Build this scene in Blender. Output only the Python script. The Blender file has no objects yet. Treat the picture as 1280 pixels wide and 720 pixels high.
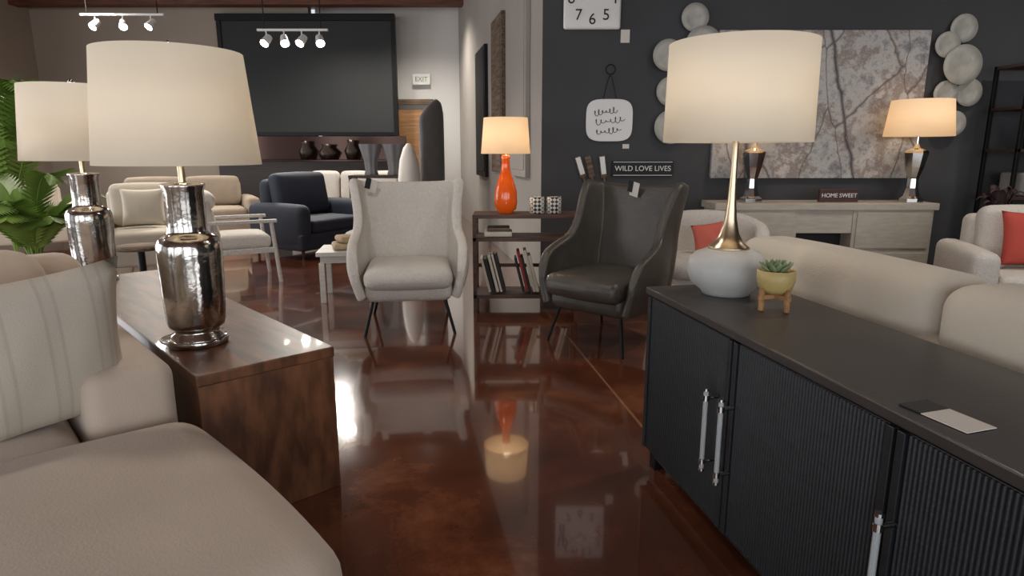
import bpy, bmesh, math, random
from mathutils import Vector, Matrix, Euler
random.seed(7)
S=bpy.context.scene
COL=S.collection
rad=math.radians

# ---------------------------------------------------------------- materials
def lin(c):
    r=[]
    for v in c:
        v=v/255.0
        r.append(v/12.92 if v<=0.04045 else ((v+0.055)/1.055)**2.4)
    return (r[0],r[1],r[2],1)
def mat(name,col,rough=0.6,metal=0,bump=0,bscale=60,var=0,vscale=6,col2=None,coat=0,emit=0,emitcol=None,trans=0,sheen=0,stretch=(1,1,1)):
    m=bpy.data.materials.new(name); m.use_nodes=True
    nt=m.node_tree; N=nt.nodes; L=nt.links
    b=N['Principled BSDF']
    b.inputs['Base Color'].default_value=lin(col)
    b.inputs['Roughness'].default_value=rough
    b.inputs['Metallic'].default_value=metal
    b.inputs['Coat Weight'].default_value=coat
    b.inputs['Transmission Weight'].default_value=trans
    b.inputs['Sheen Weight'].default_value=sheen
    if emit:
        b.inputs['Emission Color'].default_value=lin(emitcol or col)
        b.inputs['Emission Strength'].default_value=emit
    if bump or var or col2:
        tc=N.new('ShaderNodeTexCoord'); mp=N.new('ShaderNodeMapping')
        mp.inputs['Scale'].default_value=stretch
        L.new(tc.outputs['Object'],mp.inputs['Vector'])
        if var or col2:
            n=N.new('ShaderNodeTexNoise'); n.inputs['Scale'].default_value=vscale; n.inputs['Detail'].default_value=6
            L.new(mp.outputs[0],n.inputs['Vector'])
            r=N.new('ShaderNodeValToRGB')
            c=lin(col)
            c2=lin(col2) if col2 else tuple(min(1,x*(1-var)) for x in c[:3])+(1,)
            r.color_ramp.elements[0].position=0.35; r.color_ramp.elements[1].position=0.65
            r.color_ramp.elements[0].color=c2; r.color_ramp.elements[1].color=c
            L.new(n.outputs['Fac'],r.inputs['Fac']); L.new(r.outputs['Color'],b.inputs['Base Color'])
        if bump:
            n2=N.new('ShaderNodeTexNoise'); n2.inputs['Scale'].default_value=bscale; n2.inputs['Detail'].default_value=4
            L.new(mp.outputs[0],n2.inputs['Vector'])
            bp=N.new('ShaderNodeBump'); bp.inputs['Strength'].default_value=bump; bp.inputs['Distance'].default_value=0.01
            L.new(n2.outputs['Fac'],bp.inputs['Height']); L.new(bp.outputs[0],b.inputs['Normal'])
    return m
def shade_mat(name,col,glow,ecol=(255,236,208)):
    m=bpy.data.materials.new(name); m.use_nodes=True
    nt=m.node_tree; N=nt.nodes; L=nt.links
    for n in list(N): N.remove(n)
    o=N.new('ShaderNodeOutputMaterial')
    d=N.new('ShaderNodeBsdfDiffuse'); t=N.new('ShaderNodeBsdfTranslucent'); e=N.new('ShaderNodeEmission')
    d.inputs[0].default_value=lin(col); t.inputs[0].default_value=lin((250,241,224))
    e.inputs[0].default_value=lin(ecol); e.inputs[1].default_value=glow
    w=N.new('ShaderNodeTexNoise'); w.inputs['Scale'].default_value=180
    bp=N.new('ShaderNodeBump'); bp.inputs['Strength'].default_value=0.15; bp.inputs['Distance'].default_value=0.003
    L.new(w.outputs['Fac'],bp.inputs['Height']); L.new(bp.outputs[0],d.inputs['Normal'])
    mx=N.new('ShaderNodeMixShader'); mx.inputs[0].default_value=0.35
    L.new(d.outputs[0],mx.inputs[1]); L.new(t.outputs[0],mx.inputs[2])
    ad=N.new('ShaderNodeAddShader'); L.new(mx.outputs[0],ad.inputs[0]); L.new(e.outputs[0],ad.inputs[1])
    L.new(ad.outputs[0],o.inputs[0])
    return m
def wood(name,c1,c2,rough=0.45,scale=3,coat=0,stretch=(1,14,14)):
    return mat(name,c1,rough,0,0.08,40,0,scale,col2=c2,coat=coat,stretch=stretch)

def floor_mat():
    m=bpy.data.materials.new('stained_concrete'); m.use_nodes=True
    nt=m.node_tree; N=nt.nodes; L=nt.links; b=N['Principled BSDF']
    tc=N.new('ShaderNodeTexCoord')
    n=N.new('ShaderNodeTexNoise'); n.inputs['Scale'].default_value=1.6; n.inputs['Detail'].default_value=10; n.inputs['Roughness'].default_value=0.7
    n.inputs['Distortion'].default_value=0.25
    L.new(tc.outputs['Object'],n.inputs['Vector'])
    r=N.new('ShaderNodeValToRGB'); e=r.color_ramp.elements
    e[0].position=0.32; e[0].color=lin((64,36,25)); e[1].position=0.74; e[1].color=lin((150,96,66))
    k=e.new(0.52); k.color=lin((98,54,36))
    L.new(n.outputs['Fac'],r.inputs['Fac'])
    mp=N.new('ShaderNodeMapping'); mp.inputs['Rotation'].default_value=(0,0,rad(-8.5)); mp.inputs['Location'].default_value=(-1.05,0.35,0)
    L.new(tc.outputs['Object'],mp.inputs['Vector'])
    br=N.new('ShaderNodeTexBrick'); br.offset=0; br.inputs['Scale'].default_value=1
    br.inputs['Brick Width'].default_value=3.4; br.inputs['Row Height'].default_value=3.4; br.inputs['Mortar Size'].default_value=0.007
    br.inputs['Color1'].default_value=(0,0,0,1); br.inputs['Color2'].default_value=(0,0,0,1); br.inputs['Mortar'].default_value=(1,1,1,1)
    L.new(mp.outputs[0],br.inputs['Vector'])
    ml=N.new('ShaderNodeMath'); ml.operation='MULTIPLY'; ml.inputs[1].default_value=0.75
    L.new(br.outputs['Color'],ml.inputs[0])
    mx=N.new('ShaderNodeMixRGB'); mx.inputs[2].default_value=lin((160,118,88))
    L.new(ml.outputs[0],mx.inputs[0]); L.new(r.outputs['Color'],mx.inputs[1]); L.new(mx.outputs[0],b.inputs['Base Color'])
    n2=N.new('ShaderNodeTexNoise'); n2.inputs['Scale'].default_value=2.5; n2.inputs['Detail'].default_value=5
    L.new(tc.outputs['Object'],n2.inputs['Vector'])
    mr=N.new('ShaderNodeMapRange'); mr.inputs[3].default_value=0.06; mr.inputs[4].default_value=0.2
    L.new(n2.outputs['Fac'],mr.inputs[0]); L.new(mr.outputs[0],b.inputs['Roughness'])
    b.inputs['Coat Weight'].default_value=1.0; b.inputs['Coat Roughness'].default_value=0.04
    bp=N.new('ShaderNodeBump'); bp.inputs['Strength'].default_value=0.045; bp.inputs['Distance'].default_value=0.02
    L.new(n2.outputs['Fac'],bp.inputs['Height']); L.new(bp.outputs[0],b.inputs['Normal'])
    return m
def stripe_mat():
    m=bpy.data.materials.new('striped_linen'); m.use_nodes=True
    nt=m.node_tree; N=nt.nodes; L=nt.links; b=N['Principled BSDF']; b.inputs['Roughness'].default_value=0.9
    tc=N.new('ShaderNodeTexCoord'); w=N.new('ShaderNodeTexWave'); w.bands_direction='X'
    w.inputs['Scale'].default_value=2.6; w.inputs['Distortion'].default_value=0
    L.new(tc.outputs['Object'],w.inputs['Vector'])
    r=N.new('ShaderNodeValToRGB'); e=r.color_ramp.elements
    e[0].position=0.0; e[0].color=lin((196,187,173)); e[1].position=0.95; e[1].color=lin((192,183,169))
    for p,c in ((0.72,(195,186,172)),(0.8,(182,173,160)),(0.88,(182,173,160))):
        k=e.new(p); k.color=lin(c)
    L.new(w.outputs['Color'],r.inputs['Fac']); L.new(r.outputs['Color'],b.inputs['Base Color'])
    n2=N.new('ShaderNodeTexNoise'); n2.inputs['Scale'].default_value=250
    L.new(tc.outputs['Object'],n2.inputs['Vector'])
    bp=N.new('ShaderNodeBump'); bp.inputs['Strength'].default_value=0.3; bp.inputs['Distance'].default_value=0.004
    L.new(n2.outputs['Fac'],bp.inputs['Height']); L.new(bp.outputs[0],b.inputs['Normal'])
    return m
def painting_mat():
    m=bpy.data.materials.new('abstract_canvas'); m.use_nodes=True
    nt=m.node_tree; N=nt.nodes; L=nt.links; b=N['Principled BSDF']; b.inputs['Roughness'].default_value=0.6
    tc=N.new('ShaderNodeTexCoord')
    n=N.new('ShaderNodeTexNoise'); n.inputs['Scale'].default_value=1.5; n.inputs['Detail'].default_value=12; n.inputs['Roughness'].default_value=0.76
    L.new(tc.outputs['Object'],n.inputs['Vector'])
    r=N.new('ShaderNodeValToRGB'); e=r.color_ramp.elements
    e[0].position=0.3; e[0].color=lin((66,66,72)); e[1].position=0.72; e[1].color=lin((204,202,200))
    for p,c in ((0.41,(120,121,125)),(0.49,(182,181,180)),(0.56,(130,118,112)),(0.61,(186,180,176))):
        k=e.new(p); k.color=lin(c)
    L.new(n.outputs['Fac'],r.inputs['Fac'])
    prev=r.outputs['Color']
    nz=N.new('ShaderNodeTexNoise'); nz.inputs['Scale'].default_value=3; nz.inputs['Detail'].default_value=6
    L.new(tc.outputs['Object'],nz.inputs['Vector'])
    vm=N.new('ShaderNodeVectorMath'); vm.operation='MULTIPLY_ADD'; vm.inputs[1].default_value=(.12,.12,.12)
    L.new(nz.outputs['Color'],vm.inputs[0]); L.new(tc.outputs['Object'],vm.inputs[2])
    for ang_,sc_,wd,cc in ((50,0.9,0.02,(60,56,60)),(-30,2.2,0.014,(96,84,82))):
        mp=N.new('ShaderNodeMapping'); mp.inputs['Rotation'].default_value=(0,rad(ang_),0); mp.inputs['Scale'].default_value=(1,1,0.35)
        L.new(vm.outputs[0],mp.inputs['Vector'])
        v=N.new('ShaderNodeTexVoronoi'); v.feature='DISTANCE_TO_EDGE'; v.inputs['Scale'].default_value=sc_
        L.new(mp.outputs[0],v.inputs['Vector'])
        rr=N.new('ShaderNodeValToRGB'); rr.color_ramp.elements[0].color=(1,1,1,1); rr.color_ramp.elements[1].color=(0,0,0,1); rr.color_ramp.elements[1].position=wd
        L.new(v.outputs['Distance'],rr.inputs['Fac'])
        mx=N.new('ShaderNodeMixRGB'); mx.inputs[2].default_value=lin(cc)
        L.new(rr.outputs['Color'],mx.inputs[0]); L.new(prev,mx.inputs[1]); prev=mx.outputs[0]
    L.new(prev,b.inputs['Base Color'])
    return m
def zigzag_mat():
    m=bpy.data.materials.new('zigzag_ceramic'); m.use_nodes=True
    nt=m.node_tree; N=nt.nodes; L=nt.links; b=N['Principled BSDF']; b.inputs['Roughness'].default_value=0.4
    tc=N.new('ShaderNodeTexCoord'); mp=N.new('ShaderNodeMapping'); mp.inputs['Rotation'].default_value=(0,rad(45),0)
    L.new(tc.outputs['Object'],mp.inputs['Vector'])
    c=N.new('ShaderNodeTexChecker'); c.inputs['Scale'].default_value=45
    c.inputs[1].default_value=lin((215,212,205)); c.inputs[2].default_value=lin((40,38,38))
    L.new(mp.outputs[0],c.inputs['Vector']); L.new(c.outputs[0],b.inputs['Base Color'])
    return m

M={}
M['floor']=floor_mat()
M['dark']=mat('charcoal_paint',(66,67,70),0.8,bump=0.05,bscale=90,var=0.1,vscale=1.5)
M['white_wall']=mat('white_paint',(210,208,205),0.85,bump=0.05,bscale=90)
M['tan_wall']=mat('taupe_paint',(160,149,136),0.85,bump=0.05,bscale=90,var=0.12,vscale=0.7)
M['part']=mat('partition_paint',(164,158,151),0.85,bump=0.05,bscale=90,var=0.12,vscale=0.8)
M['ceil']=wood('ceiling_wood',(104,60,38),(72,40,26),0.6)
M['black']=mat('black_metal',(24,24,25),0.45,0.6,bump=0.02)
M['blackdoor']=mat('black_shutter',(36,39,40),0.7,bump=0.05)
M['sideb']=mat('black_wood',(31,34,38),0.42,bump=0.1,bscale=30,var=0.25,vscale=8,stretch=(1,6,6))
M['sidetop']=mat('sideboard_top_painted_sheen',(60,54,52),0.36,bump=0.05,bscale=70,var=0.2,vscale=5)  # base colour lightened to stand for light reflected off the top
M['walnut']=wood('walnut_block',(122,80,53),(78,49,33),0.38,2.2,0.12,stretch=(1.2,9,3))
M['walnut2']=wood('dark_walnut',(70,48,40),(46,32,28),0.5)
M['shelfwood']=wood('brown_shelf_wood',(96,66,52),(64,43,35),0.5)
M['cream']=mat('cream_linen',(198,188,173),0.95,bump=0.35,bscale=220,var=0.06,vscale=4,sheen=0.2)
M['greige']=mat('greige_velvet',(192,175,159),0.9,bump=0.18,bscale=160,var=0.08,vscale=3,sheen=0.3)
M['white_f']=mat('white_boucle',(218,212,204),0.95,bump=0.9,bscale=110,var=0.08,vscale=60)
M['leather']=mat('grey_leather',(78,73,67),0.36,bump=0.3,bscale=90,var=0.25,vscale=6)
M['navy']=mat('navy_fabric',(42,48,62),0.8,bump=0.3,bscale=120,var=0.15)
M['beige']=mat('beige_fabric',(172,157,140),0.95,bump=0.3,bscale=150,var=0.1)
M['coral']=mat('coral_fabric',(206,104,88),0.9,bump=0.3,bscale=150)
M['red']=mat('red_fabric',(190,78,66),0.9,bump=0.3,bscale=150)
M['stripe']=stripe_mat()
M['mercury']=mat('mercury_glass',(206,202,196),0.14,1,bump=0.25,bscale=20,var=0.3,vscale=14)
M['chrome']=mat('chrome',(205,205,205),0.12,1)
M['gold']=mat('champagne_brass',(206,188,160),0.28,1,bump=0.03,bscale=90)
M['ceramic']=mat('white_ceramic',(188,188,186),0.5,bump=0.12,bscale=40,var=0.1,vscale=10)
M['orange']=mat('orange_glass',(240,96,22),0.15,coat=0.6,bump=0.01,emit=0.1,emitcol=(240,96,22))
M['shade']=shade_mat('linen_shade',(234,229,219),0.09)
M['shade_w']=shade_mat('warm_shade',(236,222,198),0.30,(255,206,152))
M['bulb']=mat('bulb_glow',(255,230,190),0.4,emit=9,emitcol=(255,220,172))
M['spotglow']=mat('spot_glow',(255,250,240),0.4,emit=25)
M['acrylic']=mat('acrylic_clear',(225,232,235),0.08,trans=0.6,coat=0.5)
M['pot']=mat('mustard_pot',(190,168,110),0.45,bump=0.15,bscale=50,var=0.15)
M['leaf']=mat('succulent_leaf',(134,150,112),0.6,bump=0.05,var=0.2)
M['palm']=mat('palm_leaf',(134,168,76),0.5,var=0.35,vscale=5,bump=0.05)
M['darkleaf']=mat('burgundy_leaf',(56,36,38),0.6,var=0.3,bump=0.05)
M['oak']=wood('light_oak',(176,132,88),(146,104,66),0.5)
M['whitewood']=wood('white_painted_wood',(206,204,198),(186,184,178),0.5)
M['stone']=mat('travertine',(186,178,164),0.6,bump=0.1,bscale=20,var=0.15,vscale=8,stretch=(1,1,5))
M['paper']=mat('paper_white',(214,208,200),0.7,bump=0.02)
M['ink']=mat('ink_black',(26,26,28),0.7,bump=0.02)
M['enamel']=mat('enamel_white',(222,222,220),0.35,bump=0.02)
M['paint']=painting_mat()
M['zig']=zigzag_mat()
M['disc']=mat('hammered_disc',(178,176,168),0.5,0.1,bump=0.4,bscale=35,var=0.2,vscale=12)
M['greyfab']=mat('slate_fabric',(124,123,124),0.9,bump=0.3,var=0.15)
M['rustic']=wood('rustic_wood',(126,106,88),(78,62,50),0.8)
M['bronze']=mat('bronze_ceramic',(60,50,46),0.3,0.5,bump=0.05)
M['redwood']=wood('red_brown_wood',(84,46,38),(54,32,28),0.5)
M['darkbar']=wood('espresso_wood',(48,36,34),(34,27,26),0.5)
M['darkmirror']=mat('smoked_mirror',(64,48,44),0.15,0.9,bump=0.02,bscale=6)
M['book1']=mat('book_cloth_red',(150,50,46),0.7,bump=0.05)
M['book2']=mat('book_cloth_cream',(206,198,182),0.7,bump=0.05)
M['book3']=mat('book_cloth_black',(40,40,46),0.6,bump=0.05)
M['glass']=mat('window_frame_black',(28,28,30),0.4,0.5,bump=0.02)
M['throw']=mat('knit_throw',(190,168,138),0.95,bump=0.6,bscale=60,var=0.2)

# ---------------------------------------------------------------- helpers
def empty(name,loc=(0,0,0),rz=0):
    e=bpy.data.objects.new(name,None); COL.objects.link(e)
    e.location=loc; e.rotation_euler=(0,0,rad(rz)); e.empty_display_size=0.1
    return e
def mk(name,verts,faces,m,parent=None,loc=(0,0,0),rot=(0,0,0),smooth=True,merge=False):
    me=bpy.data.meshes.new(name); me.from_pydata([tuple(v) for v in verts],[],faces); me.update()
    bm=bmesh.new(); bm.from_mesh(me)
    if merge: bmesh.ops.remove_doubles(bm,verts=bm.verts,dist=1e-5)
    bmesh.ops.recalc_face_normals(bm,faces=bm.faces)
    bm.to_mesh(me); bm.free()
    ob=bpy.data.objects.new(name,me); COL.objects.link(ob)
    ob.location=loc; ob.rotation_euler=[rad(a) for a in rot]
    if m: me.materials.append(M[m] if isinstance(m,str) else m)
    if smooth:
        for p in me.polygons: p.use_smooth=True
    if parent: ob.parent=parent
    return ob
def axis(h,r,k=4,n=6):
    c=[-h+r*(1-math.cos(math.pi/2*i/k)) for i in range(k+1)]
    a=c[:]
    inner=2*(h-r)
    if inner>1e-6:
        for i in range(1,n): a.append(-(h-r)+inner*i/n)
        a+= [-x for x in reversed(c)]
    else:
        a+= [-x for x in reversed(c[:-1])]
    return a
def rbox(name,size,r,loc,m,parent=None,rot=(0,0,0),puff=(0,0,0),smooth=True,k=4,n=6,fn=None):
    h=[s/2 for s in size]; r=min(r,min(h)*0.999)
    A=[axis(h[i],r,k,n) for i in range(3)]
    V=[];F=[]
    for ax in range(3):
        u=(ax+1)%3; v=(ax+2)%3
        for sgn in (-1,1):
            base=len(V)
            for a in A[u]:
                for b in A[v]:
                    p=[0,0,0]; p[ax]=sgn*h[ax]; p[u]=a; p[v]=b; V.append(p)
            nv=len(A[v])
            for i in range(len(A[u])-1):
                for j in range(nv-1):
                    F.append([base+i*nv+j,base+(i+1)*nv+j,base+(i+1)*nv+j+1,base+i*nv+j+1])
    out=[]
    for p in V:
        inn=[max(-(h[i]-r),min(h[i]-r,p[i])) for i in range(3)]
        d=Vector([p[i]-inn[i] for i in range(3)])
        if d.length>1e-9: d=d.normalized()*r
        q=Vector(inn)+d
        t=[q[i]/h[i] for i in range(3)]
        for i in range(3):
            if puff[i]:
                a=(i+1)%3;b=(i+2)%3
                q[i]+=puff[i]*t[i]*(1-t[a]**2)*(1-t[b]**2)
        if fn: q=Vector(fn(q.x,q.y,q.z))
        out.append(q)
    return mk(name,out,F,m,parent,loc,rot,smooth,merge=True)
def box(name,size,loc,m,parent=None,rot=(0,0,0),bev=0.003):
    return rbox(name,size,bev,loc,m,parent,rot,k=2,n=1,smooth=False)
def bx(name,x0,x1,y0,y1,z0,z1,m,parent=None,bev=0.003):
    return box(name,(x1-x0,y1-y0,z1-z0),((x0+x1)/2,(y0+y1)/2,(z0+z1)/2),m,parent,bev=bev)
def lathe(name,prof,m,parent=None,loc=(0,0,0),rot=(0,0,0),seg=48,closed=False):
    V=[];F=[];n=len(prof)
    for (r,z) in prof:
        for i in range(seg):
            a=2*math.pi*i/seg; V.append((r*math.cos(a),r*math.sin(a),z))
    rng=n if closed else n-1
    for j in range(rng):
        j2=(j+1)%n
        for i in range(seg):
            i2=(i+1)%seg
            F.append([j*seg+i,j*seg+i2,j2*seg+i2,j2*seg+i])
    return mk(name,V,F,m,parent,loc,rot,True,merge=True)
def rod(name,p1,p2,r1,m,parent=None,r2=None,seg=16):
    r2=r1 if r2 is None else r2
    p1=Vector(p1);p2=Vector(p2);d=p2-p1;L=d.length
    q=d.to_track_quat('Z','Y')
    V=[];F=[]
    for (r,z) in ((0,0),(r1,0),(r2,L),(0,L)):
        for i in range(seg):
            a=2*math.pi*i/seg
            V.append(p1+q@Vector((r*math.cos(a),r*math.sin(a),z)))
    for j in range(3):
        for i in range(seg):
            i2=(i+1)%seg; F.append([j*seg+i,j*seg+i2,(j+1)*seg+i2,(j+1)*seg+i])
    ob=mk(name,V,F,m,parent,merge=True)
    md=ob.modifiers.new('es','EDGE_SPLIT'); md.split_angle=rad(40)
    return ob
def tube(name,pts,r,m,parent=None,cyc=False):
    cu=bpy.data.curves.new(name,'CURVE'); cu.dimensions='3D'; cu.bevel_depth=r; cu.bevel_resolution=3
    sp=cu.splines.new('NURBS'); sp.points.add(len(pts)-1)
    for i,p in enumerate(pts): sp.points[i].co=(p[0],p[1],p[2],1)
    sp.order_u=3; sp.use_endpoint_u=True; sp.use_cyclic_u=cyc
    cu.materials.append(M[m])
    ob=bpy.data.objects.new(name,cu); COL.objects.link(ob)
    if parent: ob.parent=parent
    return ob
def sheet(name,f,nu,nv,th,m,parent=None,sub=1,loc=(0,0,0),rot=(0,0,0),off=0):
    V=[];F=[]
    for i in range(nu+1):
        for j in range(nv+1): V.append(f(i/nu,j/nv))
    for i in range(nu):
        for j in range(nv):
            a=i*(nv+1)+j; F.append([a,a+nv+1,a+nv+2,a+1])
    ob=mk(name,V,F,m,parent,loc,rot)
    if th:
        s=ob.modifiers.new('sol','SOLIDIFY'); s.thickness=th; s.offset=off
    if sub:
        s=ob.modifiers.new('sub','SUBSURF'); s.levels=sub; s.render_levels=sub
    return ob
def pillow(name,w,h,t,loc,rot,m,parent=None,n=14):
    V=[];F=[]
    for s in (1,-1):
        b=len(V)
        for i in range(n+1):
            for j in range(n+1):
                u=-1+2*i/n; v=-1+2*j/n
                x=w/2*u*(1-.09*(1-v*v)); z=h/2*v*(1-.09*(1-u*u))
                y=s*t/2*(max(0,(1-u*u)*(1-v*v))**0.42)
                y+=0.004*math.sin(9*u+3*v)*(1-u*u)*(1-v*v)
                V.append((x,y,z))
        for i in range(n):
            for j in range(n):
                a=b+i*(n+1)+j; F.append([a,a+n+1,a+n+2,a+1])
    return mk(name,V,F,m,parent,loc,rot,True,merge=True)
def text(name,body,size,loc,rot,m,parent,align='CENTER'):
    cu=bpy.data.curves.new(name,'FONT'); cu.body=body; cu.size=size; cu.extrude=0.002
    cu.align_x=align; cu.align_y='CENTER'; cu.materials.append(M[m])
    ob=bpy.data.objects.new(name,cu); COL.objects.link(ob); ob.location=loc; ob.rotation_euler=[rad(a) for a in rot]
    ob.parent=parent; return ob
def plight(name,loc,W,col,r,parent):
    l=bpy.data.lights.new(name,'POINT'); l.energy=W; l.color=col; l.shadow_soft_size=r
    o=bpy.data.objects.new(name,l); COL.objects.link(o); o.location=loc; o.parent=parent; return o

# ---------------------------------------------------------------- room
bx('floor',-9,7.5,-4,13.5,-0.1,0,'floor')
bx('ceiling',-9,7.5,-4,13.5,4.0,4.1,'ceil')
bx('wall_far',-3.75,0.6,13,13.2,0,4.0,'white_wall')
bx('wall_far_left',-9,-3.76,12.6,12.8,0,4.0,'tan_wall')
bx('wall_left_upper',-9.1,-8.9,-4,8.6,3.3,4,'tan_wall')
bx('wall_left_lower',-9.1,-8.9,-4,8.6,0,0.3,'tan_wall')
for i,y in enumerate((-4,0.2,4.4)):
    bx('wall_left_pier_%d'%(i+1),-9.1,-8.9,y,y+1.1,0.3,3.3,'tan_wall')
bx('wall_left_rear',-9.1,-8.9,8.6,12.6,0,4,'tan_wall')
bx('wall_dark_feature',0.27,7.5,6.0,6.15,0,4.0,'dark')
bx('wall_right',7.4,7.5,-4,6.0,0,4,'dark')
p0=Vector((0.27,6.02,0)); p1=Vector((-1.02,12.98,0)); d=(p1-p0); ang=math.degrees(math.atan2(d.y,d.x))
pe=empty('wall_partition',p0,ang)
bx('partition_panel',0,d.length,-0.12,0,0,4.0,'part',pe)
bx('wall_back_upper',-9,7.5,-4.1,-4,3.3,4,'white_wall')
bx('wall_back_lower',-9,7.5,-4.1,-4,0,0.25,'white_wall')
for i,x in enumerate((-9,-4.9,-0.9,3.1,6.9)):
    bx('wall_back_pier_%d'%(i+1),x,x+0.6,-4.1,-4,0.25,3.3,'white_wall')
k=1
for x in (-8.4,-4.3,-0.3,3.7):
    w=empty('window_%d'%k,(x,-4.05,0.25)); k+=1
    W_=3.4 if x<3 else 3.2
    for a in (0.03,W_/2,W_-0.03): bx('mullion',a-.03,a+.03,-.03,.03,0,3.05,'glass',w)
    for z in (0.03,2.3,3.02): bx('rail',0,W_,-.025,.025,z-.03,z+.03,'glass',w)
rs=empty('black_screen_panel',(-5.35,12.5,0))
bx('frame_top',-.08,3.20,-.06,.08,3.60,3.72,'black',rs)
bx('frame_l',-.08,0,-.02,.08,1.55,3.62,'black',rs); bx('frame_r',3.12,3.20,-.02,.08,1.55,3.62,'black',rs)
bx('screen',0,3.12,0,.05,1.55,3.62,'blackdoor',rs)
bx('bottom_bar',0,3.12,-.02,.07,1.55,1.62,'black',rs)
rp=empty('bar_counter',(-5.4,12.0,0))
bx('body',0,3.4,0,.45,0,1.08,'darkbar',rp); bx('top',-.05,3.45,-.05,.5,1.08,1.11,'darkmirror',rp)
bx('backsplash',0,3.4,.4,.45,1.11,1.54,'darkmirror',rp)
vg=empty('bar_vase_group',(-5.4,12.0,0))
for i,(x,h,r_) in enumerate(((1.55,.34,.13),(1.95,.28,.17),(2.4,.36,.12))):
    z=1.112
    lathe('vase_%d'%i,[(0,z),(r_*.6,z),(r_,z+h*.45),(r_*.4,z+h*.8),(r_*.55,z+h),(0,z+h)],'bronze',vg,(x,.18,0),seg=20)
dr=empty('door_1',(-2.35,12.94,0))
bx('leaf',0,.72,-.03,.0,0,2.05,'oak',dr); bx('jamb_l',-.1,0,-.05,.03,0,2.15,'rustic',dr); bx('jamb_r',.72,.82,-.05,.03,0,2.15,'rustic',dr)
bx('head',-.1,.82,-.05,.03,2.15,2.25,'rustic',dr)
ex=empty('exit_sign',(-1.75,12.93,2.62)); bx('plate',-.17,.17,-.03,.03,-.1,.1,'enamel',ex); text('exit_text','EXIT',.12,(0,-.035,0),(90,0,0),'leaf',ex)
bx('trim_beam_far',-9,0.2,12.1,12.35,3.80,3.99,'ceil')
def track(name,loc,L,n,aim=(0,-.5,-1)):
    t=empty(name,loc)
    bx('rail',0,L,-.02,.02,-.03,0,'enamel',t)
    for s in (0.1,L-.1): rod('drop',(s,0,0),(s,0,4.0-loc[2]-.005),.008,'black',t)
    for i in range(n):
        a=Vector((aim[0]+(.35 if i%2 else -.3),aim[1],aim[2])).normalized()
        x=L*(i+.5)/n
        rod('stem_%d'%i,(x,0,-.03),(x,0,-.12),.01,'enamel',t)
        c=Vector((x,0,-.15)); rod('can_%d'%i,c-a*.07,c+a*.08,.05,'enamel',t,r2=.065)
        rod('lens_%d'%i,c+a*.081,c+a*.085,.055,'spotglow',t)
        l=bpy.data.lights.new('spot','SPOT'); l.energy=110; l.spot_size=rad(80); l.spot_blend=.6; l.color=(1,.94,.85); l.shadow_soft_size=.06
        o=bpy.data.objects.new('spot_%d'%i,l); COL.objects.link(o); o.parent=t; o.location=c+a*.12; o.rotation_euler=a.to_track_quat('-Z','Y').to_euler()
track('track_light',(-6.7,10.6,3.35),1.3,3,(0,-.8,-.8))
track('track_light',(-3.6,9.6,2.95),1.0,4,(0,-.8,-.8))
sp=empty('ceiling_speaker',(-5.3,7.0,3.0)); rod('drop',(0,0,0.1),(0,0,.99),.012,'black',sp); rod('can',(0,0,-.1),(0,0,.12),.12,'black',sp)

# ---------------------------------------------------------------- generic sofa
def sofa(name,loc,rz,w,dp,h,m,seats=2,armw=.18,armh=.6,seath=.44,leg=.1,legm='walnut2',backp=True,r=.06):
    e=empty(name,loc,rz)
    rbox('base',(w,dp,seath-.14-leg),.03,(0,0,leg+(seath-.14-leg)/2),m,e)
    for s in (-1,1):
        rbox('arm_%s'%('l' if s<0 else 'r'),(armw,dp,armh-leg),r,(s*(w/2-armw/2),0,leg+(armh-leg)/2),m,e,puff=(.01,0,.01))
    rbox('back',(w-2*armw+.04,.2,h-leg-.04),r,(0,dp/2-.1,leg+(h-leg-.04)/2),m,e,puff=(0,.01,.0))
    sw=(w-2*armw)/seats
    for i in range(seats):
        x=-w/2+armw+sw*(i+.5)
        rbox('seat_cushion_%d'%i,(sw-.01,dp-.2,.16),.05,(x,-.1,seath-.07),m,e,puff=(0,.0,.02))
        if backp: rbox('back_cushion_%d'%i,(sw-.02,.18,h-seath),.07,(x,dp/2-.27,seath+(h-seath)/2+.03),m,e,rot=(-10,0,0),puff=(0,.03,.015))
    for sx in (-1,1):
        for sy in (-1,1): rod('leg_%d%d'%(sx,sy),(sx*(w/2-.08),sy*(dp/2-.08),leg+.01),(sx*(w/2-.08),sy*(dp/2-.08),0),.022,legm,e,r2=.015)
    return e

# ---------------------------------------------------------------- wood block table (left)
TX=(-1.0,1.925); TL=2.15
tb=empty('wooden_console_block',(TX[0],TX[1],0),132.8)
bx('side_right',0,.03,-.47,0,0,.515,'walnut',tb); bx('side_left',TL-.03,TL,-.47,0,0,.515,'walnut',tb)
bx('panel_a',.03,TL-.03,-.03,0,0,.515,'walnut',tb); bx('panel_b',.03,TL-.03,-.47,-.44,0,.515,'walnut',tb)
bx('top',-.004,TL+.004,-.474,.004,.515,.555,'walnut',tb,bev=.006)
def fr(o,x,y,ang):
    a=rad(ang); return (o[0]+x*math.cos(a)-y*math.sin(a), o[1]+x*math.sin(a)+y*math.cos(a))

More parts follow.
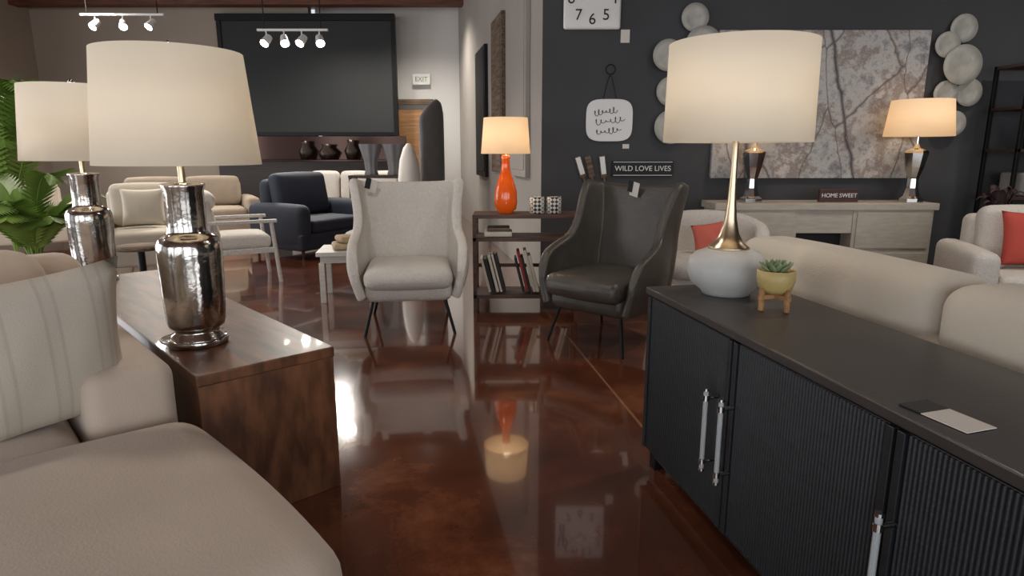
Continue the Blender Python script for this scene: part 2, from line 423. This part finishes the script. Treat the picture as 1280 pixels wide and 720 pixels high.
def mercury_lamp(loc,W=5):
    e=empty('silver_table_lamp',loc)
    body=[(0,0),(.1,0),(.1,.02),(.092,.028),(.09,.04),(.078,.048),(.078,.06),(.094,.07),(.1,.09),(.105,.2),(.11,.34),(.108,.37),(.1,.39),(.085,.402),(.07,.408),(.067,.42),(.066,.44),(.066,.56),(.072,.575),(.072,.585),(.02,.59),(0,.59)]
    lathe('body',body,'mercury',e)
    lathe('foot_ring',[(0,0.001),(.103,.001),(.103,.022),(.098,.027),(0,.027)],'chrome',e)
    rod('stem',(0,0,.58),(0,0,.9),.012,'gold',e)
    lathe('shade',[(.268,.65),(.234,1.025),(.232,1.025),(.266,.65)],'shade',e,closed=True,seg=64)
    for i in range(3):
        a=i*2.094; rod('spider_%d'%i,(0,0,1.005),(.233*math.cos(a),.233*math.sin(a),1.005),.003,'chrome',e)
    rod('harp',(0,0,.9),(0,0,1.04),.004,'chrome',e)
    lathe('finial',[(0,1.03),(.012,1.035),(.014,1.05),(0,1.065)],'chrome',e,seg=16)
    lathe('bulb',[(0,.76),(.03,.78),(.035,.81),(.02,.84),(.012,.88),(0,.88)],'bulb',e,seg=20)
    plight('bulb_light',(0,0,.80),W,(1,.88,.72),.04,e)
    tube('cord',[(-.08,-.02,.006),(-.14,-.0,.005),(-.17,.04,.005),(-.15,.1,.005)],.004,'paper',e)
    return e
mercury_lamp((-1.165,2.29,.556),5); mercury_lamp((-2.27,3.44,.556),4)

# sofa with chaise, left foreground
sc=empty('chaise_sofa',(TX[0],TX[1],0),132.8)
rbox('base',(1.95,2.12,.24),.05,(-.05,1.12,.18),'greige',sc)
def sag(x,y,z):
    if z>0: z+=0.008*math.sin(4*x)*math.cos(3*y)
    return (x,y,z)
rbox('chaise_cushion',(.98,1.12,.21),.1,(-.545,.585,.37),'greige',sc,puff=(0.02,.03,.025),k=7,n=10,fn=sag)
rbox('seat_cushion_inner',(1.25,.84,.21),.07,(.12,.74,.372),'greige',sc,puff=(0.02,.0,.015),k=6,n=10)
rbox('seat_cushion',(1.25,1.0,.2),.07,(.1,1.68,.37),'greige',sc,puff=(.02,0,.03))
rbox('arm',(.95,.24,.50),.05,(.42,.19,.385),'greige',sc,puff=(.006,.0,.006),k=6)
rbox('back',(.22,2.1,.62),.08,(.88,1.18,.56),'greige',sc)
rbox('back_cushion_1',(.24,.86,.44),.1,(.66,.7,.69),'greige',sc,puff=(.05,0,.03),rot=(0,8,0))
rbox('back_cushion_2',(.24,.9,.44),.1,(.66,1.62,.69),'greige',sc,puff=(.05,0,.03),rot=(0,8,0))
for a,b in ((-.9,.25),(-.9,2.0),(.85,.25),(.85,2.0)): rod('leg',(a,b,.09),(a,b,0),.03,'walnut2',sc)
px=fr(TX,.02,.42,132.8)
pillow('striped_throw_pillow',.52,.50,.17,(px[0],px[1],.70),(-13,4,132.8-90-180+8),'stripe')
px=fr(TX,.22,.98,132.8)
pillow('throw_pillow',.5,.5,.17,(px[0],px[1],.72),(-16,0,132.8-90-180),'beige')

# ---------------------------------------------------------------- sideboard
SB=(.524,2.41); SA=-78.4
sb=empty('reeded_sideboard',(SB[0],SB[1],0),SA)
Lb=1.85; Db=.46
bx('carcass',0.0,Lb,.03,Db,.075,.715,'sideb',sb)
bx('top',-.01,Lb+.01,-.005,Db+.005,.715,.742,'sidetop',sb,bev=.004)
bx('plinth_rail',.02,Lb-.02,.035,.06,.05,.08,'sideb',sb)
for x in (.035,Lb-.035):
    for y in (.06,Db-.04): bx('leg',x-.025,x+.025,y-.025,y+.025,0,.08,'black',sb)
dw=Lb/3
def reeded(name,x0,x1,z0,z1,parent):
    n=int((x1-x0)/.0115); st=(x1-x0)/n
    V=[];F=[]
    prof=[]
    for i in range(n):
        for k in range(5):
            t=k/5; prof.append((x0+st*(i+t),0.012-.006*math.sin(math.pi*t)))
    prof.append((x1,.012))
    for (x,y) in prof: V+= [(x,y,z0),(x,y,z1)]
    for i in range(len(prof)-1): F.append([2*i,2*i+2,2*i+3,2*i+1])
    mk(name,V,F,'sideb',parent,smooth=False)
for i in range(3):
    a=i*dw+.005; b=(i+1)*dw-.005
    bx('door_%d'%i,a,b,.012,.03,.09,.705,'sideb',sb)
    bx('stile_l_%d'%i,a,a+.02,.0,.012,.09,.705,'sideb',sb,bev=.002); bx('stile_r_%d'%i,b-.02,b,0,.012,.09,.705,'sideb',sb,bev=.002)
    reeded('reeds_%d'%i,a+.02,b-.02,.092,.703,sb)
def handle(x):
    rod('handle_bar',(x,-.04,.27),(x,-.04,.54),.0075,'acrylic',sb)
    for z in (.30,.51):
        rod('handle_post',(x,0,z),(x,-.04,z),.006,'chrome',sb); rod('handle_ring',(x,-.04,z-.009),(x,-.04,z+.009),.0105,'chrome',sb)
    for z in (.27,.535): rod('handle_cap',(x,-.04,z-.002),(x,-.04,z+.006),.0095,'chrome',sb)
handle(dw-.06); handle(dw+.03); handle(2*dw+.03)

lc=empty('ceramic_table_lamp',(.785,2.30,.743))
lathe('ceramic_base',[(0,0),(.085,0),(.09,.012),(.125,.04),(.142,.08),(.14,.115),(.118,.147),(.075,.166),(.0,.17)],'ceramic',lc)
lathe('brass_neck',[(0,.16),(.074,.166),(.07,.174),(.05,.19),(.033,.22),(.022,.27),(.015,.34),(.011,.44),(.010,.56),(.010,.7),(0,.7)],'gold',lc)
lathe('shade',[(.25,.54),(.244,.868),(.242,.868),(.248,.54)],'shade',lc,closed=True,seg=64)
for i in range(3):
    a=i*2.094+.5; rod('spider_%d'%i,(0,0,.85),(.243*math.cos(a),.243*math.sin(a),.85),.003,'gold',lc)
rod('harp',(0,0,.7),(0,0,.88),.004,'gold',lc)
lathe('bulb',[(0,.68),(.03,.7),(.035,.73),(.02,.77),(.012,.8),(0,.8)],'bulb',lc,seg=20)
plight('bulb_light',(0,0,.70),5,(1,.88,.72),.04,lc)
su=empty('potted_succulent',(.862,2.05,.743))
lathe('pot',[(0,.055),(.035,.055),(.052,.07),(.06,.1),(.06,.13),(.055,.132),(.053,.125),(0,.12)],'pot',su)
for i in range(4):
    a=i*math.pi/2+.4; c,s=math.cos(a),math.sin(a)
    box('stand_leg_%d'%i,(.014,.014,.075),(c*.055,s*.055,.0375),'oak',su,rot=(0,0,math.degrees(a)))
box('stand_cross_a',(.13,.014,.016),(0,0,.045),'oak',su,rot=(0,0,math.degrees(.4))); box('stand_cross_b',(.13,.014,.016),(0,0,.045),'oak',su,rot=(0,0,math.degrees(.4)+90))
for k_ in range(26):
    a=k_*2.4; rr=.006+.0009*k_; tl=14+k_*1.5
    L_=.042
    def lf(u,v,a=a,rr=rr,tl=tl):
        w=.011*math.sin(math.pi*min(1,.15+u*.85)); t=rad(tl)
        x=rr+u*L_*math.sin(t); z=.125+u*L_*math.cos(t)
        y=(v-.5)*2*w
        return (x*math.cos(a)-y*math.sin(a),x*math.sin(a)+y*math.cos(a),z)
    sheet('leaf_%d'%k_,lf,4,2,.004,'leaf',su,0)
tg=empty('price_tag_card',(.85,1.175,.7425),SA+6)
box('card',(.095,.075,.002),(.025,0,.002),'paper',tg,bev=.0005); box('header',(.05,.075,.003),(-.048,0,.002),'ink',tg,bev=.0005)

# sofa behind sideboard
mid=fr(SB,.72,1.0,SA)
sf=empty('cream_sofa',(mid[0],mid[1],0),SA+180)
W2=2.14
rbox('base',(W2,.92,.24),.04,(0,0,.2),'cream',sf)
rbox('back_frame',(W2,.2,.60),.07,(0,.36,.42),'cream',sf)
for i,x in enumerate((-.535,.535)):
    rbox('back_cushion_%d'%i,(1.068,.27,.44),.075,(x,.30,.662),'cream',sf,puff=(0,.02,.012),k=6,n=10)
    rbox('seat_cushion_%d'%i,(.88,.7,.17),.06,(x*.83,-.1,.4),'cream',sf,puff=(0,0,.02))
for s in (-1,1): rbox('arm_%d'%s,(.18,.86,.5),.08,(s*.98,-.03,.36),'cream',sf)
for a in (-.98,.98):
    for b in (-.38,.38): rod('leg',(a,b,.09),(a,b,0),.025,'walnut2',sf)

# ---------------------------------------------------------------- wing chairs : one continuous shell for back, wings and arms
def sstep(t):
    t=max(0,min(1,t)); return t*t*(3-2*t)
def wing_chair(name,loc,rz,m,sc_=1.0,tw=0.0):
    e=empty(name,loc,rz); e.scale=(sc_,sc_,1)
    def hw(z):
        pts=[(.26,.30),(.45,.33),(.6,.335),(.72,.33+tw*.4),(.85,.34+tw*.8),(.98,.36+tw),(1.10,.385+tw)]
        for (a,b),(c,d) in zip(pts,pts[1:]):
            if z<=c: t=(z-a)/(c-a); return b+(d-b)*t
        return pts[-1][1]
    def shell(u,v):
        q=-1+2*u; s=abs(q); sg_=1 if q>=0 else -1
        if s<.5: top=1.03+.035*(s/.5)**2
        else: top=1.065+(.69-1.065)*sstep((s-.52)/.2)
        if s>.72: top=.69-.12*(s-.72)/.28
        if s>.92: top-=.13*((s-.92)/.08)**2
        z=.26+(top-.26)*v
        xr=1-(1-min(1,s/.5))**2.3
        fwd=max(0,(s-.30)/.70)**1.25
        bul=.065*math.sin(math.pi*min(1,max(0,(s-.5)/.5)*.85))*math.sin(math.pi*min(1,.15+.75*(z-.26)/.45)) if z<.86 else 0
        x=sg_*(hw(z)*xr+bul)
        y=.25+.17*(z-.3)*(1-fwd) - fwd*.58
        return (x,y,z)
    sheet('shell',shell,48,16,.065,m,e,1)
    rbox('seat_base',(.60,.58,.15),.06,(0,-.03,.31),m,e)
    rbox('seat_cushion',(.60,.62,.14),.06,(0,-.08,.405),m,e,puff=(.0,.02,.03),k=5)
    for sx in (-1,1):
        rod('leg_f%d'%sx,(sx*.24,-.24,.27),(sx*.31,-.31,0),.011,'black',e); rod('leg_b%d'%sx,(sx*.22,.2,.27),(sx*.29,.34,0),.011,'black',e)
        rod('rail_%d'%sx,(sx*.24,-.24,.245),(sx*.22,.2,.245),.009,'black',e)
    rod('rail_front',(-.24,-.24,.245),(.24,-.24,.245),.009,'black',e)
    return e
wc=wing_chair('wingback_chair',(-.75,4.6,0),8,'white_f',1.0,.02)
wl=wing_chair('wingback_chair',(.66,4.2,0),-42,'leather',.96)
for e,x,z in ((wc,-.26,1.0),(wl,-.02,1.0)):
    box('hang_tag',(.07,.004,.1),(x,.30,z),'paper',e,rot=(8,14,0),bev=.001)
    box('hang_tag_black',(.04,.004,.08),(x-.03,.295,z+.02),'ink',e,rot=(8,14,0),bev=.001)

# ---------------------------------------------------------------- bookshelf
bs=empty('low_bookshelf',(-.31,5.0,0))
for z in (.10,.56,.74): bx('shelf_%d'%int(z*100),0,.84,0,.34,z,z+.03,'shelfwood',bs)
for x in (.015,.825):
    for y in (.015,.325): bx('post',x-.015,x+.015,y-.015,y+.015,0,.74,'shelfwood',bs)
for z in (.3,): bx('back_rail',.03,.81,.325,.335,z,z+.03,'shelfwood',bs)
bk=empty('book_row',(-.31,5.0,.131))
x=.09
for i in range(13):
    w=.016+.012*random.random(); h=.27+.08*random.random()
    if i==5: x=.36
    if i==10: x=.64
    box('book_%d'%i,(w,.2,h),(x+w/2,.12,h/2+.014),['book2','book3','book2','book2','book3','book3','book1','book3','book2'][i%9],bk,rot=(0,-14,0))
    x+=w+.008
mg=empty('stacked_trays',(-.31,5.0,.591)); rbox('tray_a',(.22,.22,.04),.01,(.2,.14,.021),'book2',mg); rbox('tray_b',(.18,.2,.03),.01,(.2,.14,.058),'rustic',mg)
ol=empty('orange_table_lamp',(-.05,5.17,.771))
lathe('glass_base',[(0,0),(.06,0),(.062,.015),(.085,.03),(.093,.09),(.088,.18),(.055,.28),(.036,.34),(.03,.42),(.04,.44),(.02,.46),(0,.46)],'orange',ol)
rod('stem',(0,0,.45),(0,0,.6),.008,'gold',ol)
lathe('shade',[(.195,.465),(.172,.74),(.17,.74),(.193,.465)],'shade_w',ol,closed=True,seg=48)
lathe('bulb',[(0,.56),(.03,.59),(.03,.62),(0,.66)],'bulb',ol,seg=16)
plight('bulb_light',(0,0,.6),8,(1,.78,.54),.04,ol)
for i,x in enumerate((.20,.335)):
    c=empty('patterned_candle_jar',(x,5.13,.771)); lathe('jar',[(0,0),(.055,0),(.058,.005),(.058,.13),(.052,.13),(.052,.02),(0,.02)],'zig',c,seg=32)
    lathe('wax',[(0,.1),(.052,.1),(0,.101)],'paper',c)
st=empty('white_side_table',(-1.42,5.5,0),8)
bx('top',-.24,.24,-.24,.24,.4,.435,'whitewood',st); bx('apron',-.21,.21,-.21,.21,.34,.4,'whitewood',st)
for a in (-.2,.2):
    for b in (-.2,.2): bx('leg',a-.022,a+.022,b-.022,b+.022,0,.34,'whitewood',st)
th=empty('folded_throw',(-1.38,5.5,.437),20)
rbox('fold_1',(.34,.26,.05),.024,(0,0,.027),'throw',th); rbox('fold_2',(.3,.22,.05),.024,(.02,0,.077),'throw',th,puff=(0,0,.02),rot=(0,4,10))
rbox('fold_3',(.2,.16,.05),.024,(.06,.01,.12),'paper',th,puff=(0,0,.02),rot=(0,-8,30))

# ---------------------------------------------------------------- feature wall decor
FY=5.995
ck=empty('square_wall_clock',(.70,FY,2.60))
rbox('face',(.5,.05,.6),.024,(0,-.026,0),'enamel',ck)
rbox('rim',(.5,.02,.6),.009,(0,-.014,0),'ink',ck)
for n,(nx,nz) in {12:(0,.23),1:(.11,.2),2:(.185,.11),3:(.19,0),4:(.185,-.05),5:(.12,-.185),6:(0,-.22),7:(-.12,-.185),8:(-.185,-.05),9:(-.19,.03),10:(-.185,.11),11:(-.11,.2)}.items():
    text('num_%d'%n,str(n),.13,(nx,-.054,nz),(90,0,0),'ink',ck)
box('hand_h',(.012,.004,.12),(.03,-.055,.04),'ink',ck,rot=(0,35,0)); box('hand_m',(.008,.004,.17),(-.05,-.056,.05),'ink',ck,rot=(0,-50,0))
wt=empty('wall_price_tag',(1.0,FY,2.25)); box('card',(.08,.004,.11),(0,-.004,0),'paper',wt,bev=.001)
wt=empty('wall_price_tag',(1.04,FY,1.3)); box('card',(.06,.004,.04),(0,-.004,0),'paper',wt,bev=.001)
sg=empty('hanging_script_sign',(.88,FY,1.53))
def superplate(name,w,h,t,m,parent,n=4.0,y=-.012):
    N_=48; V=[];F=[]
    for yy in (y-t/2,y+t/2):
        for i in range(N_):
            a=2*math.pi*i/N_; c,s=math.cos(a),math.sin(a)
            V.append((w/2*math.copysign(abs(c)**(2/n),c),yy,h/2*math.copysign(abs(s)**(2/n),s)))
    F.append(list(range(N_))); F.append(list(range(N_,2*N_)))
    for i in range(N_): F.append([i,(i+1)%N_,N_+(i+1)%N_,N_+i])
    return mk(name,V,F,m,parent,smooth=False)
superplate('plate',.42,.37,.018,'enamel',sg)
for k_,(z,wd) in enumerate(((.08,.2),(.0,.26),(-.09,.22))):
    pts=[]
    for i in range(49):
        t=i/48; th_=t*math.pi*12
        pts.append((-.14+wd*t+.012*math.cos(th_)+.01*k_,-.023,z-.02+.03*t+(.018+.012*math.sin(t*9+k_))*math.sin(th_)))
    tube('script_%d'%k_,pts,.0026,'ink',sg)
tube('cord',[(-.06,-.012,.18),(-.02,-.01,.36),(0,-.008,.40),(.02,-.01,.36),(.06,-.012,.18)],.003,'black',sg)
tube('ring',[(.045*math.cos(a*.785),-.012,.44+.045*math.sin(a*.785)) for a in range(8)],.004,'black',sg,cyc=True)
s2=empty('word_plaque_sign',(1.2,FY,1.10)); bx('board',-.28,.28,-.025,0,-.07,.07,'ink',s2)
bx('inner_edge_t',-.27,.27,-.027,-.024,.057,.062,'enamel',s2,bev=.0005); bx('inner_edge_b',-.27,.27,-.027,-.024,-.062,-.057,'enamel',s2,bev=.0005)
text('lettering','WILD LOVE LIVES',.066,(0,-.027,0),(90,0,0),'enamel',s2)
for i,(x,a) in enumerate(((.66,-18),(.74,-14),(.85,-8))):
    p=empty('wall_paddle',(x,FY,1.02)); p.rotation_euler=(0,rad(a),0)
    rbox('blade',(.06,.02,.2),.0099,(0,-.012,.1),'rustic',p); rod('shaft',(0,-.013,-.35),(0,-.013,.02),.012,'rustic',p)
    if i!=1: rbox('edge',(.045,.004,.16),.0019,(0,-.025,.11),'enamel',p)
pt=empty('abstract_painting',(2.75,FY,1.655))
bx('canvas',-.93,.93,-.045,.004,-.64,.64,'paint',pt)
def discs(name,L):
    cx=L[0][0]; cz=L[0][1]
    e=empty(name,(cx,FY,cz))
    for i,(x,z,r) in enumerate(L):
        o=.02+.025*(i%3)
        lathe('disc_%d'%i,[(0,0),(r*.6,.004),(r,.018),(r,.024),(r*.6,.010),(0,.006)],'disc',e,(x-cx,-o,z-cz),(90,0,0),seg=40)
        rod('pin_%d'%i,(x-cx,-o,z-cz),(x-cx,0,z-cz),.008,'black',e)
discs('round_disc_wall_art',[(1.60,2.40,.12),(1.68,2.17,.16),(1.37,2.08,.135),(1.42,1.78,.13),(1.43,1.47,.15),(1.63,1.88,.13),(1.68,1.6,.12)])
discs('round_disc_wall_art',[(3.96,2.31,.12),(3.82,2.17,.11),(3.96,2.0,.17),(4.08,1.77,.12),(3.86,1.76,.11),(3.95,1.5,.11)])
fc=empty('stone_media_console',(1.74,5.5,0))
bx('top',0,1.92,-.0,.42,.76,.82,'stone',fc,bev=.006)
bx('left_block',.03,.72,.02,.42,0,.76,'stone',fc); bx('right_block',1.2,1.89,.02,.42,0,.76,'stone',fc)
bx('lintel',.72,1.2,.03,.42,.56,.76,'stone',fc); bx('sill',.72,1.2,.03,.42,0,.12,'stone',fc)
bx('firebox',.72,1.2,.2,.42,.12,.56,'ink',fc)
for x0 in (.06,1.23):
    for z0 in (.08,.43): bx('drawer_front',x0,x0+.63,.005,.022,z0,z0+.31,'stone',fc)
for i in range(4): rod('log_%d'%i,(.78+i*.03,.12,.16+.03*i),(1.12-i*.02,.15,.15+.035*i),.025,'rustic',fc)
si=empty('tabletop_word_sign',(2.86,5.66,.822)); bx('board',-.17,.17,-.02,.02,0,.11,'redwood',si); text('lettering','HOME SWEET',.05,(0,-.023,.055),(90,0,0),'enamel',si)
def crystal_lamp(loc):
    e=empty('faceted_table_lamp',loc)
    lathe('base',[(0,0),(.1,0),(.1,.03),(.07,.05),(.05,.12),(.045,.2),(.075,.3),(.1,.42),(.09,.44),(.03,.46),(.012,.5),(.012,.6),(0,.6)],'chrome',e,seg=8)
    for p in e.children[0].data.polygons: p.use_smooth=False
    lathe('shade',[(.27,.56),(.235,.86),(.233,.86),(.268,.56)],'shade_w',e,closed=True)
    lathe('bulb',[(0,.65),(.03,.68),(.03,.71),(0,.75)],'bulb',e,seg=16)
    plight('bulb_light',(0,0,.7),2.2,(1,.80,.58),.04,e)
crystal_lamp((3.50,5.665,.822)); crystal_lamp((2.10,5.665,.822))
ms=empty('metal_etagere',(4.25,5.5,0))
for x in (0,1.1):
    for y in (0,.38): bx('post',x-.015,x+.015,y-.015,y+.015,0,1.98,'black',ms)
for z in (.12,.5,.85,1.25,1.6,1.95): bx('shelf',-.015,1.115,-.015,.395,z,z+.025,'walnut2',ms)
bsk=empty('shelf_baskets_and_bottles',(4.25,5.5,0))
for i,z in enumerate((.877,.527)): 
    for j in range(2): rbox('basket_%d%d'%(i,j),(.36,.28,.2),.03,(.3+j*.5,.19,z+.1),'greyfab',bsk)
for i in range(3): lathe('bottle_%d'%i,[(0,0),(.05,0),(.06,.1),(.02,.17),(.025,.22),(0,.22)],'bronze',bsk,(.25+i*.25,.19,1.277))
def leafy(name,loc,m,n,hgt,spread,lw,pot,potz=.3,seed=1):
    rnd=random.Random(seed)
    e=empty(name,loc)
    lathe('pot',[(0,0),(.11,0),(.15,potz*.6),(.14,potz),(.125,potz),(.12,potz-.04),(0,potz-.04)],pot,e,seg=28)
    for i in range(n):
        a=rnd.random()*6.283; h=hgt*(.55+.45*rnd.random()); sp_=spread*(.4+.6*rnd.random()); 
        def f(u,v,a=a,h=h,sp_=sp_):
            r=sp_*u**1.6; z=potz-.03+h*math.sin(u*1.9)
            w=lw*math.sin(math.pi*min(1,max(0.02,(u-.25)/.75))) if u>.25 else .006
            y=(v-.5)*2*w; dz=-abs(v-.5)*w*.8
            return (r*math.cos(a)-y*math.sin(a),r*math.sin(a)+y*math.cos(a),z+dz)
        sheet('frond_%d'%i,f,12,2,.003,m,e,0)
    return e
leafy('burgundy_plant',(3.97,5.26,0),'darkleaf',46,.72,.18,.035,'bronze',.3,seed=3)
def palm(name,loc,n,hgt,spread,seed):
    rnd=random.Random(seed); e=empty(name,loc)
    lathe('pot',[(0,0),(.15,0),(.2,.25),(.19,.35),(.17,.35),(.16,.3),(0,.3)],'rustic',e,seg=28)
    V=[];F=[]
    for i in range(n):
        a=rnd.random()*6.283; h=hgt*(.6+.4*rnd.random()); sp_=spread*(.4+.6*rnd.random())
        def P(u): 
            r=sp_*u**1.5; z=.3+h*math.sin(u*1.95); return Vector((r*math.cos(a),r*math.sin(a),z))
        for k in range(26):
            u=.3+.7*k/26; p=P(u); t=(P(u+.02)-p).normalized()
            side=Vector((-math.sin(a),math.cos(a),0))
            for s in (-1,1):
                L_=.26*math.sin(math.pi*(.12+.83*(u-.3)/.7))
                dirn=(side*s+t*.7+Vector((0,0,-.25))).normalized()
                w=t*.014
                b=len(V); V+= [p-w,p+w,p+dirn*L_*.6+w*.8,p+dirn*L_,p+dirn*L_*.6-w*.8]
                F.append([b,b+1,b+2,b+3,b+4])
        tube('stalk_%d'%i,[P(j/8) for j in range(9)],.006,'palm',e)
    mk('fronds',V,F,'palm',e,smooth=False)
palm('potted_palm',(-4.3,5.5,0),26,1.55,.75,5)
palm('potted_palm',(-3.5,4.65,0),24,.80,.52,9)

# ---------------------------------------------------------------- right and left armchairs
def barrel(name,loc,rz,m):
    e=empty(name,loc,rz)
    def f(u,v):
        a=rad(-25+230*u); 
        hh=.78-.14*abs(2*u-1)**2-.08*max(0,abs(2*u-1)-.85)/.15
        z=.12+(hh-.12)*v
        r=.36+.05*v
        return (r*math.cos(a),r*math.sin(a),z)
    sheet('shell',f,24,8,.11,m,e,1)
    lathe('seat_base',[(0,.1),(.31,.1),(.33,.14),(.33,.3),(0,.3)],m,e)
    rbox('seat_cushion',(.56,.6,.15),.065,(0,-.06,.38),m,e,puff=(0,.02,.02))
    for i in range(4):
        a=i*math.pi/2+.78; rod('leg',(.26*math.cos(a),.26*math.sin(a),.11),(.28*math.cos(a),.28*math.sin(a),0),.02,'walnut2',e)
    return e
barrel('barrel_armchair',(1.53,5.0,0),-15,'white_f')
pillow('coral_throw_pillow',.32,.25,.12,(1.56,4.92,.60),(-14,-12,-20),'coral')
a1=sofa('white_armchair',(3.64,4.4,0),-18,1.0,.85,.84,'white_f',seats=1,armw=.17,armh=.6)
pillow('red_throw_pillow',.42,.38,.14,(3.57,4.33,.67),(-14,0,-18),'red')

# ---------------------------------------------------------------- back-left showroom furniture
nv=sofa('navy_recliner',(-2.55,8.2,0),60,1.25,.95,.96,'navy',seats=1,armw=.2,armh=.64,r=.09)
wsf=sofa('white_sofa',(-2.65,10.8,0),0,1.9,.9,.9,'white_f',seats=3)
bsf=sofa('beige_sofa',(-4.75,9.4,0),30,1.9,.9,.86,'beige',seats=2)
cr=sofa('cream_armchair',(-3.95,6.9,0),30,1.05,.95,.88,'cream',seats=1,armw=.2)
pillow('cream_throw_pillow',.42,.40,.14,(-3.90,6.80,.68),(-14,0,22),'cream')
csf=sofa('cream_loveseat',(-6.6,8.2,0),40,1.8,.9,.84,'cream',seats=2)
ac=empty('wood_frame_accent_chair',(-2.72,6.3,0),120)
rbox('seat',(.56,.56,.14),.06,(0,0,.4),'white_f',ac,puff=(0,0,.02)); rbox('back',(.56,.13,.48),.06,(0,.27,.60),'white_f',ac,rot=(-14,0,0),puff=(0,.02,0))
for s in (-1,1):
    rod('leg_f',(s*.31,-.28,.58),(s*.31,-.33,0),.02,'whitewood',ac); rod('leg_b',(s*.31,.26,.6),(s*.31,.36,0),.02,'whitewood',ac)
    box('arm',(.045,.66,.03),(s*.31,0,.6),'whitewood',ac); box('side_rail',(.03,.6,.05),(s*.31,0,.32),'whitewood',ac)
rbox('draped_throw',(.42,.24,.14),.06,(0,.3,.80),'paper',ac,puff=(0,0,.03))
rt=empty('round_side_table',(-3.25,5.55,0)); lathe('top',[(0,.42),(.2,.42),(.2,.45),(0,.45)],'rustic',rt); rod('post',(0,0,.42),(0,0,.03),.03,'black',rt); lathe('foot',[(0,0),(.15,0),(.15,.02),(0,.03)],'black',rt)
cv=empty('display_console',(-2.35,9.3,0)); bx('top',0,.95,0,.36,.88,.92,'walnut2',cv)
for a in (.03,.92):
    for b in (.03,.33): bx('leg',a-.025,a+.025,b-.025,b+.025,0,.88,'walnut2',cv)
bx('lower_shelf',0,.95,0,.36,.25,.28,'walnut2',cv)
for i,(x,h,r) in enumerate(((.30,.44,.16),(.64,.44,.17))):
    v=empty('fluted_silver_vase',(-2.35+x,9.48,.921)); 
    n=32;V=[];F=[]
    pr=[(.55,0),(.6,.02),(.5,.15),(.6,.5),(.95,.92),(1,1)]
    for (rr,z) in pr:
        for j in range(n):
            a=2*math.pi*j/n; q=r*rr*(1+.08*math.cos(8*a)); V.append((q*math.cos(a),q*math.sin(a),z*h))
    for k_ in range(len(pr)-1):
        for j in range(n): F.append([k_*n+j,k_*n+(j+1)%n,(k_+1)*n+(j+1)%n,(k_+1)*n+j])
    F.append(list(range(n)))
    mk('vessel',V,F,'greyfab',v)
ln=empty('white_lantern',(-1.36,8.6,0)); 
lathe('shade_body',[(0,0),(.15,0),(.15,.9),(.14,1.0),(.12,1.15),(.07,1.3),(.02,1.36),(0,1.36)],'paper',ln,seg=6)
hb=empty('upholstered_headboard',(-1.05,9.3,0),80)
def f(u,v,h=1.98):
    s=-1+2*u; top=h*(.86+.14*math.cos(s*1.5)); return (s*.5*(1),.10*s*s,top*v)
sheet('panel',f,14,10,.08,'greyfab',hb,1)
def part_art(name,s0,s1,z0,z1,m,fm):
    e=empty(name,p0,ang)
    bx('frame',s0,s1,.002,.05,z0,z1,fm,e); bx('panel',s0+.07,s1-.07,.05,.056,z0+.07,z1-.07,m,e)
part_art('framed_mirror',3.3,4.3,.9,2.7,'ink','black')
part_art('rustic_wood_wall_art',1.9,2.7,1.0,2.85,'rustic','rustic')
part_art('tall_canvas_art',.5,1.3,1.0,2.75,'part','part')

# ---------------------------------------------------------------- lights
def area(name,loc,rot,sx,sy,W,col):
    l=bpy.data.lights.new(name,'AREA'); l.shape='RECTANGLE'; l.size=sx; l.size_y=sy; l.energy=W; l.color=col
    o=bpy.data.objects.new(name,l); COL.objects.link(o); o.location=loc; o.rotation_euler=[rad(a) for a in rot]; return o
for i,x in enumerate((-6.7,-2.6,1.4,5.3)):
    area('window_daylight_%d'%i,(x,-4.2,1.8),(90,0,0),3.2,2.8,84,(.95,.97,1))
for i,y in enumerate((2.8,7.0)):
    area('side_window_daylight_%d'%i,(-9.2,y,1.8),(90,0,-90),2.8,2.8,130,(.96,.97,1))
def can(x,y,W=40):  # ceiling spot added as fill to brighten the room, not a known fixture
    e=empty('added_fill_can',(x,y,3.93)); rod('housing',(0,0,-.12),(0,0,.065),.09,'enamel',e); rod('lens',(0,0,-.125),(0,0,-.121),.075,'spotglow',e)
    l=bpy.data.lights.new('can','SPOT'); l.energy=W; l.spot_size=rad(140); l.spot_blend=.8; l.color=(1,.93,.83); l.shadow_soft_size=.12
    o=bpy.data.objects.new('can_spot',l); COL.objects.link(o); o.parent=e; o.location=(0,0,-.16)
for x,y,W in ((-5,3.5,110),(-1.5,3.2,85),(2.2,3.4,105),(4.6,4.0,120),(-3.4,7.4,250),(-6,6.4,170),(-3.0,11,320),(-6.6,10.4,300),(-1.6,11.4,230)): can(x,y,W)
w=bpy.data.worlds.new('World'); S.world=w; w.use_nodes=True
w.node_tree.nodes['Background'].inputs[0].default_value=(.9,.95,1,1); w.node_tree.nodes['Background'].inputs[1].default_value=.8

c=bpy.data.cameras.new('Camera'); c.sensor_width=36; c.lens=22.5; c.clip_start=.05
co=bpy.data.objects.new('Camera',c); COL.objects.link(co); co.location=(0,0,1.25); co.rotation_euler=(rad(78),0,0); S.camera=co
S.view_settings.view_transform='Standard'; S.view_settings.exposure=0.05
